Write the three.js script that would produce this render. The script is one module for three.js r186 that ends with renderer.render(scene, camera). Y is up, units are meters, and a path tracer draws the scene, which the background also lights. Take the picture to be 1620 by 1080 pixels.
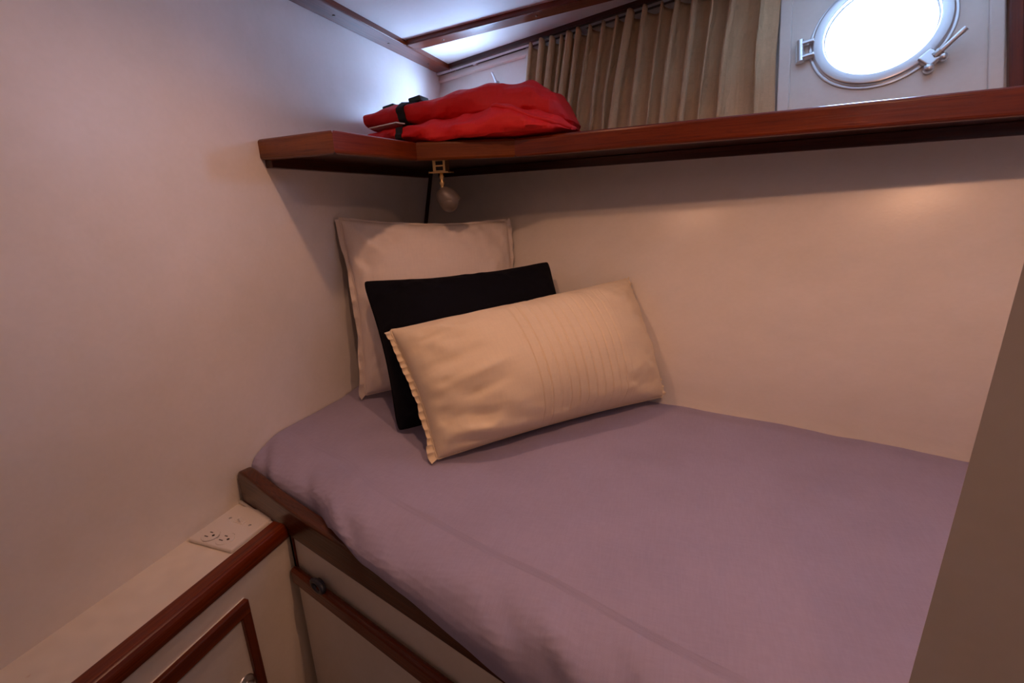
import * as THREE from 'three';
import { RoundedBoxGeometry } from 'three/addons/geometries/RoundedBoxGeometry.js';
import { mergeGeometries, mergeVertices, toCreasedNormals } from 'three/addons/utils/BufferGeometryUtils.js';
import { RectAreaLightUniformsLib } from 'three/addons/lights/RectAreaLightUniformsLib.js';

// ------------------------------------------------------------------ camera, sky, lamps, exposure
const EYE = 1.45;                                   // eye height above the cabin sole; heights below are given from the eye
const scene = new THREE.Scene();
const camera = new THREE.PerspectiveCamera(2 * Math.atan(540 / 755) * 180 / Math.PI, 1.5, 0.02, 60);
camera.matrixAutoUpdate = true;
camera.quaternion.setFromRotationMatrix(new THREE.Matrix4().makeBasis(
  new THREE.Vector3(0.94582, -0.03022, -0.32327), new THREE.Vector3(-0.06488, 0.95799, -0.27937), new THREE.Vector3(0.31813, 0.28521, 0.90413)));
camera.position.set(0, EYE, 0);
scene.add(camera);
const SKY = new THREE.Color().setRGB(0.40, 0.60, 1.0), SKY_LIGHT = 39;   // even, overcast daylight outside; the same light stands in each porthole
scene.background = SKY.clone();
scene.backgroundIntensity = 10;
RectAreaLightUniformsLib.init();
const LAMP_COLOR = new THREE.Color().setRGB(1.0, 0.505, 0.295);
const LAMPS = [[-0.42, -0.64, 0.46, 1.42, 0.7], [0.24, -0.36, 1.22, 1.44, 0.6], [0.15, 0.32, 0.25, 1.46, 0.6]];   // the dome lamps on the deckhead: x, z, candela, half angle, softness
const renderer = new THREE.WebGLRenderer({ antialias: true });
renderer.toneMapping = THREE.LinearToneMapping;
renderer.toneMappingExposure = 1.0;
renderer.outputColorSpace = THREE.SRGBColorSpace;
renderer.shadowMap.enabled = true;

// ------------------------------------------------------------------ helpers
function rng(seed) { let a = seed >>> 0; return () => { a = (a + 0x6D2B79F5) | 0; let t = Math.imul(a ^ (a >>> 15), 1 | a); t = (t + Math.imul(t ^ (t >>> 7), 61 | t)) ^ t; return ((t ^ (t >>> 14)) >>> 0) / 4294967296; }; }
const hash = (x, y, s) => { let h = Math.imul(x, 374761393) ^ Math.imul(y, 668265263) ^ Math.imul(s, 2147483647 ^ 974711); h = Math.imul(h ^ (h >>> 13), 1274126177); return ((h ^ (h >>> 16)) >>> 0) / 4294967295; };
const fade = (t) => t * t * (3 - 2 * t);
function vnoise(x, y, px, py, seed) {               // periodic value noise, 0..1
  const x0 = Math.floor(x), y0 = Math.floor(y), fx = fade(x - x0), fy = fade(y - y0), m = (a, n) => ((a % n) + n) % n;
  const a = hash(m(x0, px), m(y0, py), seed), b = hash(m(x0 + 1, px), m(y0, py), seed), c = hash(m(x0, px), m(y0 + 1, py), seed), d = hash(m(x0 + 1, px), m(y0 + 1, py), seed);
  return a + (b - a) * fx + (c - a) * fy + (a - b - c + d) * fx * fy;
}
const nz = (x, y, s = 1) => vnoise(x, y, 4096, 4096, s) * 2 - 1;   // free noise, -1..1
const lerp = (a, b, t) => a + (b - a) * t, clamp = (x, a = 0, b = 1) => Math.min(b, Math.max(a, x)), smooth = (a, b, x) => fade(clamp((x - a) / (b - a)));
function curveAt(list, x) { for (let i = 1; i < list.length; i++) if (x <= list[i][0]) { const t = clamp((x - list[i - 1][0]) / (list[i][0] - list[i - 1][0])); return lerp(list[i - 1][1], list[i][1], fade(t)); } return list[list.length - 1][1]; }
function tex(w, h, fn, srgb = false, rx = 1, ry = 1) {
  const d = new Uint8Array(w * h * 4);
  for (let j = 0; j < h; j++) for (let i = 0; i < w; i++) { const c = fn(i / w, j / h); const o = (j * w + i) * 4; for (let k = 0; k < 3; k++) d[o + k] = clamp(Array.isArray(c) ? c[k] : c) * 255; d[o + 3] = 255; }
  const t = new THREE.DataTexture(d, w, h); t.wrapS = t.wrapT = THREE.RepeatWrapping; t.magFilter = THREE.LinearFilter; t.minFilter = THREE.LinearMipmapLinearFilter; t.generateMipmaps = true;
  if (srgb) t.colorSpace = THREE.SRGBColorSpace; t.repeat.set(rx, ry); t.needsUpdate = true; return t;
}
const V = (x, y, z) => new THREE.Vector3(x, y + EYE, z);            // y counted from the eye
const mixc = (a, b, t) => a.map((v, i) => lerp(v, b[i], t));

// ------------------------------------------------------------------ materials
function woodTex(seed, dark, mid, light) {
  return tex(1024, 256, (u, v) => {
    const w = vnoise(u * 3, v * 4, 3, 4, seed) * 0.25;
    const band = vnoise(u * 2, (v + w * 0.12) * 14, 2, 14, seed + 1), fibre = vnoise(u * 14, (v + w * 0.04) * 110, 14, 110, seed + 2), pore = vnoise(u * 60, v * 240, 60, 240, seed + 3);
    let c = mixc(mid, light, smooth(0.45, 0.95, band * 0.6 + fibre * 0.4)); c = mixc(c, dark, smooth(0.5, 0.95, 1 - (band * 0.35 + fibre * 0.65)) * 0.6);
    return pore > 0.8 ? mixc(c, dark, 0.25) : c;
  }, true, 1 / 0.9, 1 / 0.22);
}
const woodBump = tex(512, 256, (u, v) => 0.5 + 0.3 * (vnoise(u * 14, v * 110, 14, 110, 7) - 0.5) + 0.3 * (vnoise(u * 5, v * 9, 5, 9, 8) - 0.5), false, 1 / 0.9, 1 / 0.22);
const woodMat = (seed, d, m, l, rough = 0.32) => new THREE.MeshPhysicalMaterial({ map: woodTex(seed, d, m, l), roughness: rough, bumpMap: woodBump, bumpScale: 0.0006, specularIntensity: 0.5, clearcoat: 0.4, clearcoatRoughness: 0.14 });
const M = {};
M.teak = woodMat(11, [0.29, 0.13, 0.03], [0.43, 0.21, 0.05], [0.52, 0.275, 0.075]);
M.mahogany = woodMat(23, [0.27, 0.085, 0.012], [0.41, 0.150, 0.020], [0.49, 0.20, 0.034]);
M.rail = woodMat(29, [0.17, 0.075, 0.025], [0.28, 0.125, 0.045], [0.35, 0.17, 0.065]);
M.darkwood = woodMat(37, [0.14, 0.045, 0.018], [0.25, 0.085, 0.035], [0.31, 0.11, 0.05]);
const paintBump = tex(512, 512, (u, v) => 0.5 + 0.5 * (vnoise(u * 90, v * 90, 90, 90, 41) - 0.5) + 0.35 * (vnoise(u * 9, v * 9, 9, 9, 42) - 0.5), false, 1 / 0.45, 1 / 0.45);
const paintTex = (seed, base, amt) => tex(512, 512, (u, v) => {
  const g = 0.5 * vnoise(u * 6, v * 6, 6, 6, seed) + 0.3 * vnoise(u * 23, v * 23, 23, 23, seed + 1) + 0.2 * vnoise(u * 120, v * 120, 120, 120, seed + 2);
  return base.map((c, k) => c * (1 - amt * (1 - g) * (k === 2 ? 1.3 : 1)));
}, true, 1 / 0.8, 1 / 0.8);
M.paint = new THREE.MeshStandardMaterial({ map: paintTex(51, [0.945, 0.925, 0.915], 0.05), roughness: 0.36, bumpMap: paintBump, bumpScale: 0.0002 });
M.panel = new THREE.MeshStandardMaterial({ map: paintTex(61, [0.94, 0.91, 0.88], 0.06), roughness: 0.36, bumpMap: paintBump, bumpScale: 0.0002 });
M.lining = new THREE.MeshStandardMaterial({ map: paintTex(56, [0.94, 0.91, 0.87], 0.05), roughness: 0.3, bumpMap: paintBump, bumpScale: 0.00012 });
M.deckhead = new THREE.MeshStandardMaterial({ map: paintTex(66, [0.93, 0.93, 0.92], 0.03), roughness: 0.62, bumpMap: paintBump, bumpScale: 0.0002 });
M.counter = new THREE.MeshStandardMaterial({ map: tex(1024, 1024, (u, v) => {
  let c = [0.95, 0.92, 0.87].map((k) => k * (0.965 + 0.035 * vnoise(u * 30, v * 30, 30, 30, 71)));
  const s = vnoise(u * 40, v * 40, 40, 40, 72), t = vnoise(u * 7, v * 7, 7, 7, 73);
  if (s > 0.86 && t > 0.55) c = mixc(c, [0.60, 0.44, 0.28], smooth(0.86, 0.97, s) * 0.6);        // small stains on the worktop
  return c;
}, true, 1 / 0.6, 1 / 0.6), roughness: 0.45 });
const weave = tex(256, 256, (u, v) => 0.5 + 0.25 * Math.sin(u * Math.PI * 2 * 32) * Math.sin(v * Math.PI * 2 * 32) + 0.25 * (vnoise(u * 64, v * 64, 64, 64, 81) - 0.5), false, 1 / 0.03, 1 / 0.03);
const clothTex = (seed, base, amt, rep) => tex(512, 512, (u, v) => { const g = 0.45 * vnoise(u * 5, v * 5, 5, 5, seed) + 0.3 * vnoise(u * 170, v * 24, 170, 24, seed + 1) + 0.25 * vnoise(u * 24, v * 170, 24, 170, seed + 2); return base.map((c) => c * (1 - amt * (1 - g))); }, true, 1 / rep, 1 / rep);
const cloth = (seed, base, amt, bump = 0.0004) => new THREE.MeshPhysicalMaterial({ map: clothTex(seed, base, amt, 0.3), roughness: 0.92, specularIntensity: 0.3, bumpMap: weave, bumpScale: bump, sheen: 0.25, sheenRoughness: 0.6, sheenColor: new THREE.Color().setRGB(...base.map((c) => c * c)) });
M.sheet = cloth(91, [0.68, 0.65, 0.76], 0.07, 0.0002);
M.white = cloth(94, [0.95, 0.90, 0.86], 0.05);
M.cream = cloth(97, [0.96, 0.89, 0.77], 0.05);
M.black = cloth(101, [0.06, 0.06, 0.10], 0.25); M.black.sheen = 0;
M.curtain = cloth(104, [0.87, 0.74, 0.58], 0.12); M.curtain.side = THREE.DoubleSide; M.curtain.transmission = 0;
M.nylon = new THREE.MeshPhysicalMaterial({ map: clothTex(107, [0.86, 0.04, 0.04], 0.10, 0.2), roughness: 0.6, bumpMap: weave, bumpScale: 0.0003, sheen: 0.1, sheenRoughness: 0.5, sheenColor: new THREE.Color().setRGB(0.5, 0.02, 0.02) });
M.webbing = new THREE.MeshStandardMaterial({ map: clothTex(111, [0.07, 0.08, 0.08], 0.3, 0.1), roughness: 0.75 });
M.buckle = new THREE.MeshStandardMaterial({ color: new THREE.Color().setRGB(0.012, 0.03, 0.022), roughness: 0.4 });
M.chrome = new THREE.MeshStandardMaterial({ color: new THREE.Color().setRGB(0.78, 0.80, 0.82), metalness: 1, roughness: 0.3 });
M.steel = new THREE.MeshStandardMaterial({ color: new THREE.Color().setRGB(0.5, 0.5, 0.5), metalness: 1, roughness: 0.4 });
M.bronze = new THREE.MeshStandardMaterial({ color: new THREE.Color().setRGB(0.10, 0.07, 0.05), metalness: 0.7, roughness: 0.5 });
M.groove = new THREE.MeshStandardMaterial({ color: new THREE.Color().setRGB(0.22, 0.17, 0.14), roughness: 0.7 });
M.brass = new THREE.MeshStandardMaterial({ color: new THREE.Color().setRGB(0.72, 0.50, 0.22), metalness: 1, roughness: 0.3 });
M.lampshade = new THREE.MeshStandardMaterial({ color: new THREE.Color().setRGB(0.14, 0.115, 0.10), metalness: 0.2, roughness: 0.45 });
M.darkhole = new THREE.MeshStandardMaterial({ color: new THREE.Color().setRGB(0.02, 0.015, 0.012), roughness: 0.8 });
M.latch = new THREE.MeshStandardMaterial({ color: new THREE.Color().setRGB(0.03, 0.035, 0.06), roughness: 0.4 });
M.plastic = new THREE.MeshStandardMaterial({ color: new THREE.Color().setRGB(0.80, 0.76, 0.72), roughness: 0.35 });
M.track = new THREE.MeshStandardMaterial({ color: new THREE.Color().setRGB(0.72, 0.73, 0.74), roughness: 0.35, metalness: 0.3 });
M.glass = new THREE.MeshPhysicalMaterial({ color: 0xffffff, transmission: 1, thickness: 0, roughness: 0, ior: 1.5 });
M.sole = woodMat(131, [0.16, 0.08, 0.04], [0.30, 0.16, 0.08], [0.38, 0.22, 0.12], 0.45);
M.diffuser = new THREE.MeshStandardMaterial({ color: new THREE.Color().setRGB(0.9, 0.85, 0.75), emissive: LAMP_COLOR, emissiveIntensity: 4, roughness: 0.4 });

// ------------------------------------------------------------------ geometry helpers
function setUV(g, grain) {                          // uv in metres; u runs along the grain
  const p = g.attributes.position, n = g.attributes.normal, uv = new Float32Array(p.count * 2), N = new THREE.Vector3(), P = new THREE.Vector3(), G = grain.clone().normalize(), W = new THREE.Vector3();
  const alt = Math.abs(G.y) > 0.8 ? new THREE.Vector3(1, 0, 0) : new THREE.Vector3(0, 1, 0);
  for (let i = 0; i < p.count; i++) {
    N.fromBufferAttribute(n, i); P.fromBufferAttribute(p, i);
    let A = G; if (Math.abs(N.dot(G)) > 0.85) A = alt;
    W.crossVectors(N, A); if (W.lengthSq() < 1e-6) W.set(0, 0, 1); W.normalize();
    uv[2 * i] = P.dot(A); uv[2 * i + 1] = P.dot(W) + 0.31 * N.x + 0.17 * N.z;
  }
  g.setAttribute('uv', new THREE.BufferAttribute(uv, 2)); return g;
}
const X = new THREE.Vector3(1, 0, 0), Z = new THREE.Vector3(0, 0, 1), UP = new THREE.Vector3(0, 1, 0);
function clean(g) { const h = g.index ? g.toNonIndexed() : g; for (const k of Object.keys(h.attributes)) if (!['position', 'normal', 'uv'].includes(k)) h.deleteAttribute(k); return h; }
function box(x0, x1, y0, y1, z0, z1, r = 0, grain = X) {            // y from the eye
  const w = x1 - x0, h = y1 - y0, d = z1 - z0;
  const g = r > 0 ? clean(new RoundedBoxGeometry(w, h, d, 3, r)) : clean(new THREE.BoxGeometry(w, h, d));
  g.translate((x0 + x1) / 2, (y0 + y1) / 2 + EYE, (z0 + z1) / 2); return setUV(g, grain);
}
function bar(a, b, w, h, up = UP, r = 0.002, grain) {               // a bar from a to b, w across, h along up
  const dir = b.clone().sub(a), L = dir.length(); dir.normalize(); const s = new THREE.Vector3().crossVectors(dir, up).normalize(), u = new THREE.Vector3().crossVectors(s, dir).normalize();
  const g = clean(r > 0 ? new RoundedBoxGeometry(L, h, w, 3, r) : new THREE.BoxGeometry(L, h, w));
  g.applyMatrix4(new THREE.Matrix4().makeBasis(dir, u, s).setPosition(a.clone().add(b).multiplyScalar(0.5))); return setUV(g, grain || dir);
}
function prism(points, y0, y1, bevel = 0, grain = X) {              // plan [x, z] raised from y0 to y1
  const s = new THREE.Shape(points.map(([x, z]) => new THREE.Vector2(x, -z)));
  const g = clean(new THREE.ExtrudeGeometry(s, { depth: y1 - y0 - 2 * bevel, bevelEnabled: bevel > 0, bevelSize: bevel, bevelThickness: bevel, bevelOffset: -bevel, bevelSegments: 3, curveSegments: 8 }));
  g.rotateX(-Math.PI / 2); g.translate(0, y0 + bevel + EYE, 0); return setUV(g, grain);
}
function slab(fn, nu, nv, thick, grain = X, crease = 0.7) {         // fn(u, v) gives the inner face; thick(u, v, normal) gives the back
  const pos = [], idx = [], f = [], du = new THREE.Vector3(), dv = new THREE.Vector3();
  for (let j = 0; j <= nv; j++) for (let i = 0; i <= nu; i++) f.push(fn(i / nu, j / nv));
  const at = (i, j) => f[j * (nu + 1) + i], back = [];
  for (let j = 0; j <= nv; j++) for (let i = 0; i <= nu; i++) {
    du.copy(at(Math.min(i + 1, nu), j)).sub(at(Math.max(i - 1, 0), j)); dv.copy(at(i, Math.min(j + 1, nv))).sub(at(i, Math.max(j - 1, 0)));
    back.push(at(i, j).clone().addScaledVector(new THREE.Vector3().crossVectors(du, dv).normalize(), -thick));
  }
  const all = f.concat(back), n = f.length, q = (a, b, c, d) => idx.push(a, b, c, a, c, d), id = (i, j) => j * (nu + 1) + i;
  for (const p of all) pos.push(p.x, p.y, p.z);
  for (let j = 0; j < nv; j++) for (let i = 0; i < nu; i++) { q(id(i, j), id(i + 1, j), id(i + 1, j + 1), id(i, j + 1)); q(n + id(i, j), n + id(i, j + 1), n + id(i + 1, j + 1), n + id(i + 1, j)); }
  for (let i = 0; i < nu; i++) { q(id(i, 0), n + id(i, 0), n + id(i + 1, 0), id(i + 1, 0)); q(id(i, nv), id(i + 1, nv), n + id(i + 1, nv), n + id(i, nv)); }
  for (let j = 0; j < nv; j++) { q(id(0, j), id(0, j + 1), n + id(0, j + 1), n + id(0, j)); q(id(nu, j), n + id(nu, j), n + id(nu, j + 1), id(nu, j + 1)); }
  let g = new THREE.BufferGeometry(); g.setAttribute('position', new THREE.Float32BufferAttribute(pos, 3)); g.setIndex(idx);
  g = clean(toCreasedNormals(g, crease)); return setUV(g, grain);
}
function lathe(profile, seg = 48) { return clean(new THREE.LatheGeometry(profile.map(([r, y]) => new THREE.Vector2(r, y)), seg)); }
function tube(pts, r, seg = 48, rs = 8, closed = false) { return clean(new THREE.TubeGeometry(new THREE.CatmullRomCurve3(pts, closed), seg, r, rs, closed)); }
const merge = (list) => mergeGeometries(list.map(clean));

const taken = {};
function numbered(name) { if (!(name in taken)) { taken[name] = 0; return name; } return name + '_' + String(++taken[name]).padStart(3, '0'); }
function obj(name, geo, mat, parent) {              // one named mesh, a part of parent
  const m = new THREE.Mesh(Array.isArray(geo) ? merge(geo) : geo, mat); m.name = name; m.castShadow = m.receiveShadow = true; parent.add(m); return m;
}
function thing(name, label, category, at, group) {  // a group at the thing's base; its parts are built in room axes and moved into it
  const o = new THREE.Group(); o.name = numbered(name); o.userData = { label, category }; if (group) o.userData.group = group; o.position.copy(at); scene.add(o);
  o.part = (n, geo, mat) => { const g = Array.isArray(geo) ? merge(geo) : geo; g.translate(-at.x, -at.y, -at.z); return obj(n, g, mat, o); };
  o.sub = (parent, n, geo, mat) => { const g = Array.isArray(geo) ? merge(geo) : geo; g.translate(-at.x, -at.y, -at.z); return obj(n, g, mat, parent); };
  return o;
}
function struct(name, geo, mat, label, category) { const m = obj(name, geo, mat, scene); m.userData = { kind: 'structure', label, category }; return m; }

// ------------------------------------------------------------------ the shell of the cabin
const LW = -0.875, RW = 1.02, BW = 1.05, FLOOR = -EYE;              // bulkhead left, side right, behind the viewer
const deckY = (x) => 0.462 + 0.055 * (x - LW);                      // the deckhead rises a little to the right
const hullUp = (x, y) => -1.65 + 0.33 * (x - LW) - 0.40 * (y - 0.098);   // inner face of the topsides above the shelf
const hullLow = (x, y) => { const a = -1.412 + 0.214 * (x - LW), b = -1.65 + 0.33 * (x - LW), t = (y + 0.515) / 0.613; return lerp(a, b, Math.max(t, -0.6)) + 0.15 * smooth(LW, -0.3, x) * clamp(t) * (1 - clamp(t)); };
const frontZ = (x) => -0.66 + 0.307 * (x - LW);                     // the front of the berth
const SH_T = 0.141, SH_B = 0.098;                                   // shelf top and underside

struct('floor', box(LW - 0.1, RW + 0.1, FLOOR - 0.05, FLOOR, -2.1, BW + 0.1, 0, X), M.sole, 'brown varnished boards of the cabin sole', 'floor');
struct('wall_left', box(LW - 0.05, LW, FLOOR - 0.02, 0.62, -2.1, BW + 0.1, 0, Z), M.paint, 'white painted bulkhead behind the ledge and the end of the shelf', 'wall');
struct('wall_right', box(RW, RW + 0.05, FLOOR - 0.02, 0.72, -2.1, BW + 0.1, 0, Z), M.paint, 'white painted bulkhead at the foot of the berth', 'wall');
struct('wall_back', box(LW - 0.1, RW + 0.1, FLOOR - 0.02, 0.72, BW, BW + 0.05, 0, X), M.paint, 'white painted bulkhead across the cabin from the hull', 'wall');
const deckhead = struct('ceiling', slab((u, v) => { const x = lerp(LW - 0.04, RW + 0.04, u); return V(x, deckY(x), lerp(-2.1, BW + 0.08, v)); }, 1, 1, 0.05, X), M.deckhead, 'glossy white panels of the cabin ceiling', 'ceiling');
struct('wall_hull', slab((u, v) => { const x = lerp(LW - 0.03, RW + 0.03, u), y = lerp(FLOOR + 0.0, 0.12, v); return V(x, y, hullLow(x, y)); }, 30, 60, 0.05, X, 1.2), M.lining, 'cream white hull lining sloping outwards between bed and shelf', 'wall');
// topsides above the shelf, pierced by two portholes
const uH = new THREE.Vector3(1, 0, 0.33).normalize(), nH = new THREE.Vector3(-0.33, 0.4, 1).normalize(), vH = new THREE.Vector3().crossVectors(nH, uH).normalize();
const hullP = (x, y, d = 0) => V(x, y, hullUp(x, y)).addScaledVector(nH, d);
const O = hullP(-0.1, 0.3), toLocal = (p) => { const q = p.clone().sub(O); return new THREE.Vector2(q.dot(uH), q.dot(vH)); };
const HM = new THREE.Matrix4().makeBasis(uH, vH, nH).setPosition(O);
const PORTS = [{ c: [0.365, 0.313] }, { c: [-0.655, 0.260], k: 0.87 }];
{
  const s = new THREE.Shape([[LW - 0.03, 0.106], [RW + 0.03, 0.106], [RW + 0.03, 0.64], [LW - 0.03, 0.54]].map(([x, y]) => toLocal(hullP(x, y))));
  for (const p of PORTS) { const q = toLocal(hullP(...p.c)), h = new THREE.Path(); h.absarc(q.x, q.y, 0.101 * (p.k || 1), 0, Math.PI * 2, true); s.holes.push(h); }
  const g = clean(new THREE.ExtrudeGeometry(s, { depth: 0.035, bevelEnabled: false, curveSegments: 64 })); g.translate(0, 0, -0.035); g.applyMatrix4(HM);
  struct('wall_topside', setUV(g, uH), M.panel, 'white painted topside above the shelf with round portholes', 'wall');
}
// partition on the right: it continues the plane of the berth's front
{
  const x0 = 0.178, n = new THREE.Vector3(-0.307, 0, 1).normalize(), a = V(x0, 0, frontZ(x0)), b = V(RW + 0.02, 0, frontZ(RW + 0.02));
  const P = [[a.x, a.z], [b.x, b.z], [b.x - n.x * 0.03, b.z - n.z * 0.03], [a.x + 0.034 * 0.56, a.z - 0.034 * 0.83]];
  struct('wall_partition', prism(P, FLOOR, 0.60, 0.0015, X), M.panel, 'plain beige partition closing off the foot of the bed', 'wall');
}
// wooden trim: corner bead, deckhead battens, stile beside the porthole
{
  const pts = []; for (let i = 0; i <= 8; i++) { const y = lerp(-0.45, 0.10, i / 8); pts.push(V(LW + 0.004, y, hullLow(LW, y) + 0.006)); }
  struct('trim_1', setUV(tube(pts, 0.0075, 30, 8), UP), M.darkwood, 'dark wooden bead in the corner under the shelf', 'trim');
}
const screwGeo = (() => { const g = lathe([[0, 0.0016], [0.0030, 0.0012], [0.0042, 0], [0.0042, -0.001]], 12); return g; })();
function batten(name, a, b, w, h, mat, label, screws) {
  const m = struct(name, bar(a, b, w, h, UP, 0.003), mat, label, 'trim');
  for (const t of screws) { const s = new THREE.Mesh(screwGeo, M.bronze); s.name = 'screw'; s.rotation.x = Math.PI; s.position.copy(a).lerp(b, t); s.position.y -= h / 2; m.add(s); s.castShadow = s.receiveShadow = true; }
}
{
  const y = (x, d) => deckY(x) - d;
  batten('trim_2', V(LW + 0.034, y(LW + 0.034, 0.008), BW), V(LW + 0.034, y(LW + 0.034, 0.008), -1.80), 0.066, 0.018, M.mahogany, 'wooden cornice batten along the top of the left bulkhead', [0.1, 0.25, 0.4, 0.55, 0.68, 0.77, 0.855, 0.94]);
  const bx = (x) => -1.452 + 0.075 * (x + 0.80);
  batten('trim_3', V(-0.802, y(-0.802, 0.009), bx(-0.802)), V(RW, y(RW, 0.009), bx(RW)), 0.055, 0.020, M.mahogany, 'wooden batten across the ceiling panels', [0.06, 0.22, 0.4, 0.6, 0.8]);
  for (const [f, t2] of [[(x) => hullUp(x, deckY(x)) - 0.01, (x) => bx(x) - 0.001], [(x) => bx(x) + 0.001, (x) => -0.42 + 0.075 * (x + 0.80)], [(x) => -0.416 + 0.075 * (x + 0.80), () => BW]]) obj('panel', slab((u, v) => { const x = lerp(LW + 0.002, RW - 0.002, u); return V(x, deckY(x) - 0.004, lerp(f(x), t2(x), v)); }, 12, 1, 0.006, X), M.deckhead, deckhead);
  const hz = (x) => hullUp(x, deckY(x)) + 0.035;
  batten('trim_4', V(-0.802, y(-0.802, 0.009), hz(-0.802)), V(RW, y(RW, 0.009), hz(RW)), 0.05, 0.020, M.darkwood, 'dark wooden batten above the curtain track', [0.1, 0.3, 0.5, 0.7, 0.9]);
}
const hboard = (x0, y0, x1, y1, w, h, mat = 0, lift = 0) => bar(hullP(x0, y0, lift + h / 2), hullP(x1, y1, lift + h / 2), w, h, nH, 0.003);
struct('trim_5', hboard(0.204, 0.13, 0.199, 0.50, 0.024, 0.014), M.panel, 'white painted stile between the curtain and the porthole', 'trim');
struct('trim_6', hboard(0.532, 0.13, 0.532, 0.52, 0.022, 0.012), M.panel, 'white painted stile on the far side of the porthole', 'trim');
struct('trim_7', hboard(0.556, 0.13, 0.552, 0.53, 0.020, 0.020), M.mahogany, 'varnished wooden stile beyond the porthole panel', 'trim');
struct('trim_8', hboard(-0.484, 0.13, -0.494, 0.462, 0.020, 0.012), M.panel, 'white painted stile at the closed end of the curtain', 'trim');
struct('trim_9', hboard(LW, 0.428, -0.49, 0.447, 0.022, 0.014), M.panel, 'white painted rail over the porthole behind the life jacket', 'trim');

// ------------------------------------------------------------------ portholes
function porthole(i, label, hingeAng, dogs) {
  const q = toLocal(hullP(...PORTS[i].c)), at = new THREE.Vector3(q.x, q.y, 0).applyMatrix4(HM);
  const g = new THREE.Group(); g.name = 'window_' + (i + 1); g.userData = { kind: 'structure', label, category: 'porthole' };
  g.matrix.copy(new THREE.Matrix4().makeBasis(uH, vH, nH).setPosition(at)); g.matrix.decompose(g.position, g.quaternion, g.scale); g.scale.setScalar(PORTS[i].k || 1); scene.add(g);
  const L = (p) => { const k = lathe(p, 72); k.rotateX(Math.PI / 2); return k; };
  obj('outer_ring', L([[0.1005, -0.045], [0.094, -0.045], [0.094, -0.018], [0.0965, -0.012], [0.1005, -0.012], [0.1005, -0.045]]), M.chrome, g);
  obj('rim', L([[0.0965, -0.010], [0.0965, 0.009], [0.0975, 0.0125], [0.0995, 0.014], [0.1145, 0.0125], [0.1175, 0.0105], [0.1188, 0.007], [0.119, 0.0005], [0.101, 0.0005], [0.0965, -0.010]]), M.chrome, g);
  obj('flange', L([[0.1005, 0.0], [0.1005, 0.004], [0.1225, 0.004], [0.1245, 0.002], [0.1245, 0.0], [0.1005, 0.0]]), M.chrome, g);
  obj('gasket', L([[0.0968, -0.004], [0.0935, -0.003], [0.0935, 0.003], [0.0968, 0.004]]), M.plastic, g);
  const pane = new THREE.CylinderGeometry(0.0965, 0.0965, 0.006, 64); pane.rotateX(Math.PI / 2); obj('pane', clean(pane), M.glass, g);
  // hinge: two lugs and a knuckle
  const turn = (geo, a) => geo.applyMatrix4(new THREE.Matrix4().makeRotationZ(a));
  const hinge = obj('hinge', [turn(clean(new RoundedBoxGeometry(0.030, 0.009, 0.014, 2, 0.003)).translate(0.128, 0.016, 0.010), hingeAng), turn(clean(new RoundedBoxGeometry(0.030, 0.009, 0.014, 2, 0.003)).translate(0.128, -0.016, 0.010), hingeAng), turn(clean(new RoundedBoxGeometry(0.018, 0.044, 0.006, 2, 0.002)).translate(0.141, 0, 0.003), hingeAng)], M.chrome, g);
  obj('hinge_pin', turn(clean(new THREE.CylinderGeometry(0.0072, 0.0072, 0.050, 20)).translate(0.140, 0, 0.011), hingeAng), M.chrome, hinge);
  for (const [a, dx, dy, dz] of dogs) {
    const c = new THREE.Vector3(Math.cos(a) * 0.128, Math.sin(a) * 0.128, 0.010), d = new THREE.Vector3(dx, dy, dz).normalize();
    const lug = turn(clean(new RoundedBoxGeometry(0.030, 0.028, 0.014, 3, 0.004)).translate(0.124, 0, 0.010), a);
    const ear = turn(clean(new THREE.SphereGeometry(0.0095, 20, 14)).translate(0.138, -0.014, 0.010), a), ear2 = turn(clean(new THREE.SphereGeometry(0.008, 20, 14)).translate(0.140, 0.012, 0.012), a);
    const dog = obj('dog_bolt', [lug, ear, ear2], M.chrome, g);
    const rod = clean(new THREE.CylinderGeometry(0.0048, 0.0048, 0.062, 16)); rod.applyQuaternion(new THREE.Quaternion().setFromUnitVectors(UP, d)); rod.translate(c.x + d.x * 0.031, c.y + d.y * 0.031, c.z + d.z * 0.031);
    obj('screw_handle', rod, M.chrome, dog);
    const nut = clean(new THREE.CylinderGeometry(0.0085, 0.0085, 0.012, 6)); nut.applyQuaternion(new THREE.Quaternion().setFromUnitVectors(UP, d)); nut.translate(c.x + d.x * 0.012, c.y + d.y * 0.012, c.z + d.z * 0.012);
    obj('nut', nut, M.steel, dog);
  }
}
for (const p of PORTS) {                            // daylight of the sky outside, entering through the round openings only
  const q = toLocal(hullP(...p.c)), l = new THREE.RectAreaLight(SKY, SKY_LIGHT, 0.23, 0.23); l.name = 'porthole_daylight';
  l.position.copy(new THREE.Vector3(q.x, q.y, -0.052).applyMatrix4(HM)); l.lookAt(new THREE.Vector3(q.x, q.y, 1).applyMatrix4(HM)); scene.add(l);
}
porthole(0, 'round chrome porthole glowing with daylight beside the curtain', Math.PI * 1.05, [[-0.74, 0.62, 0.60, 0.3]]);
porthole(1, 'round porthole mostly hidden behind the red life jacket', Math.PI, [[1.15, -0.50, 0.90, 0.3]]);

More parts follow.
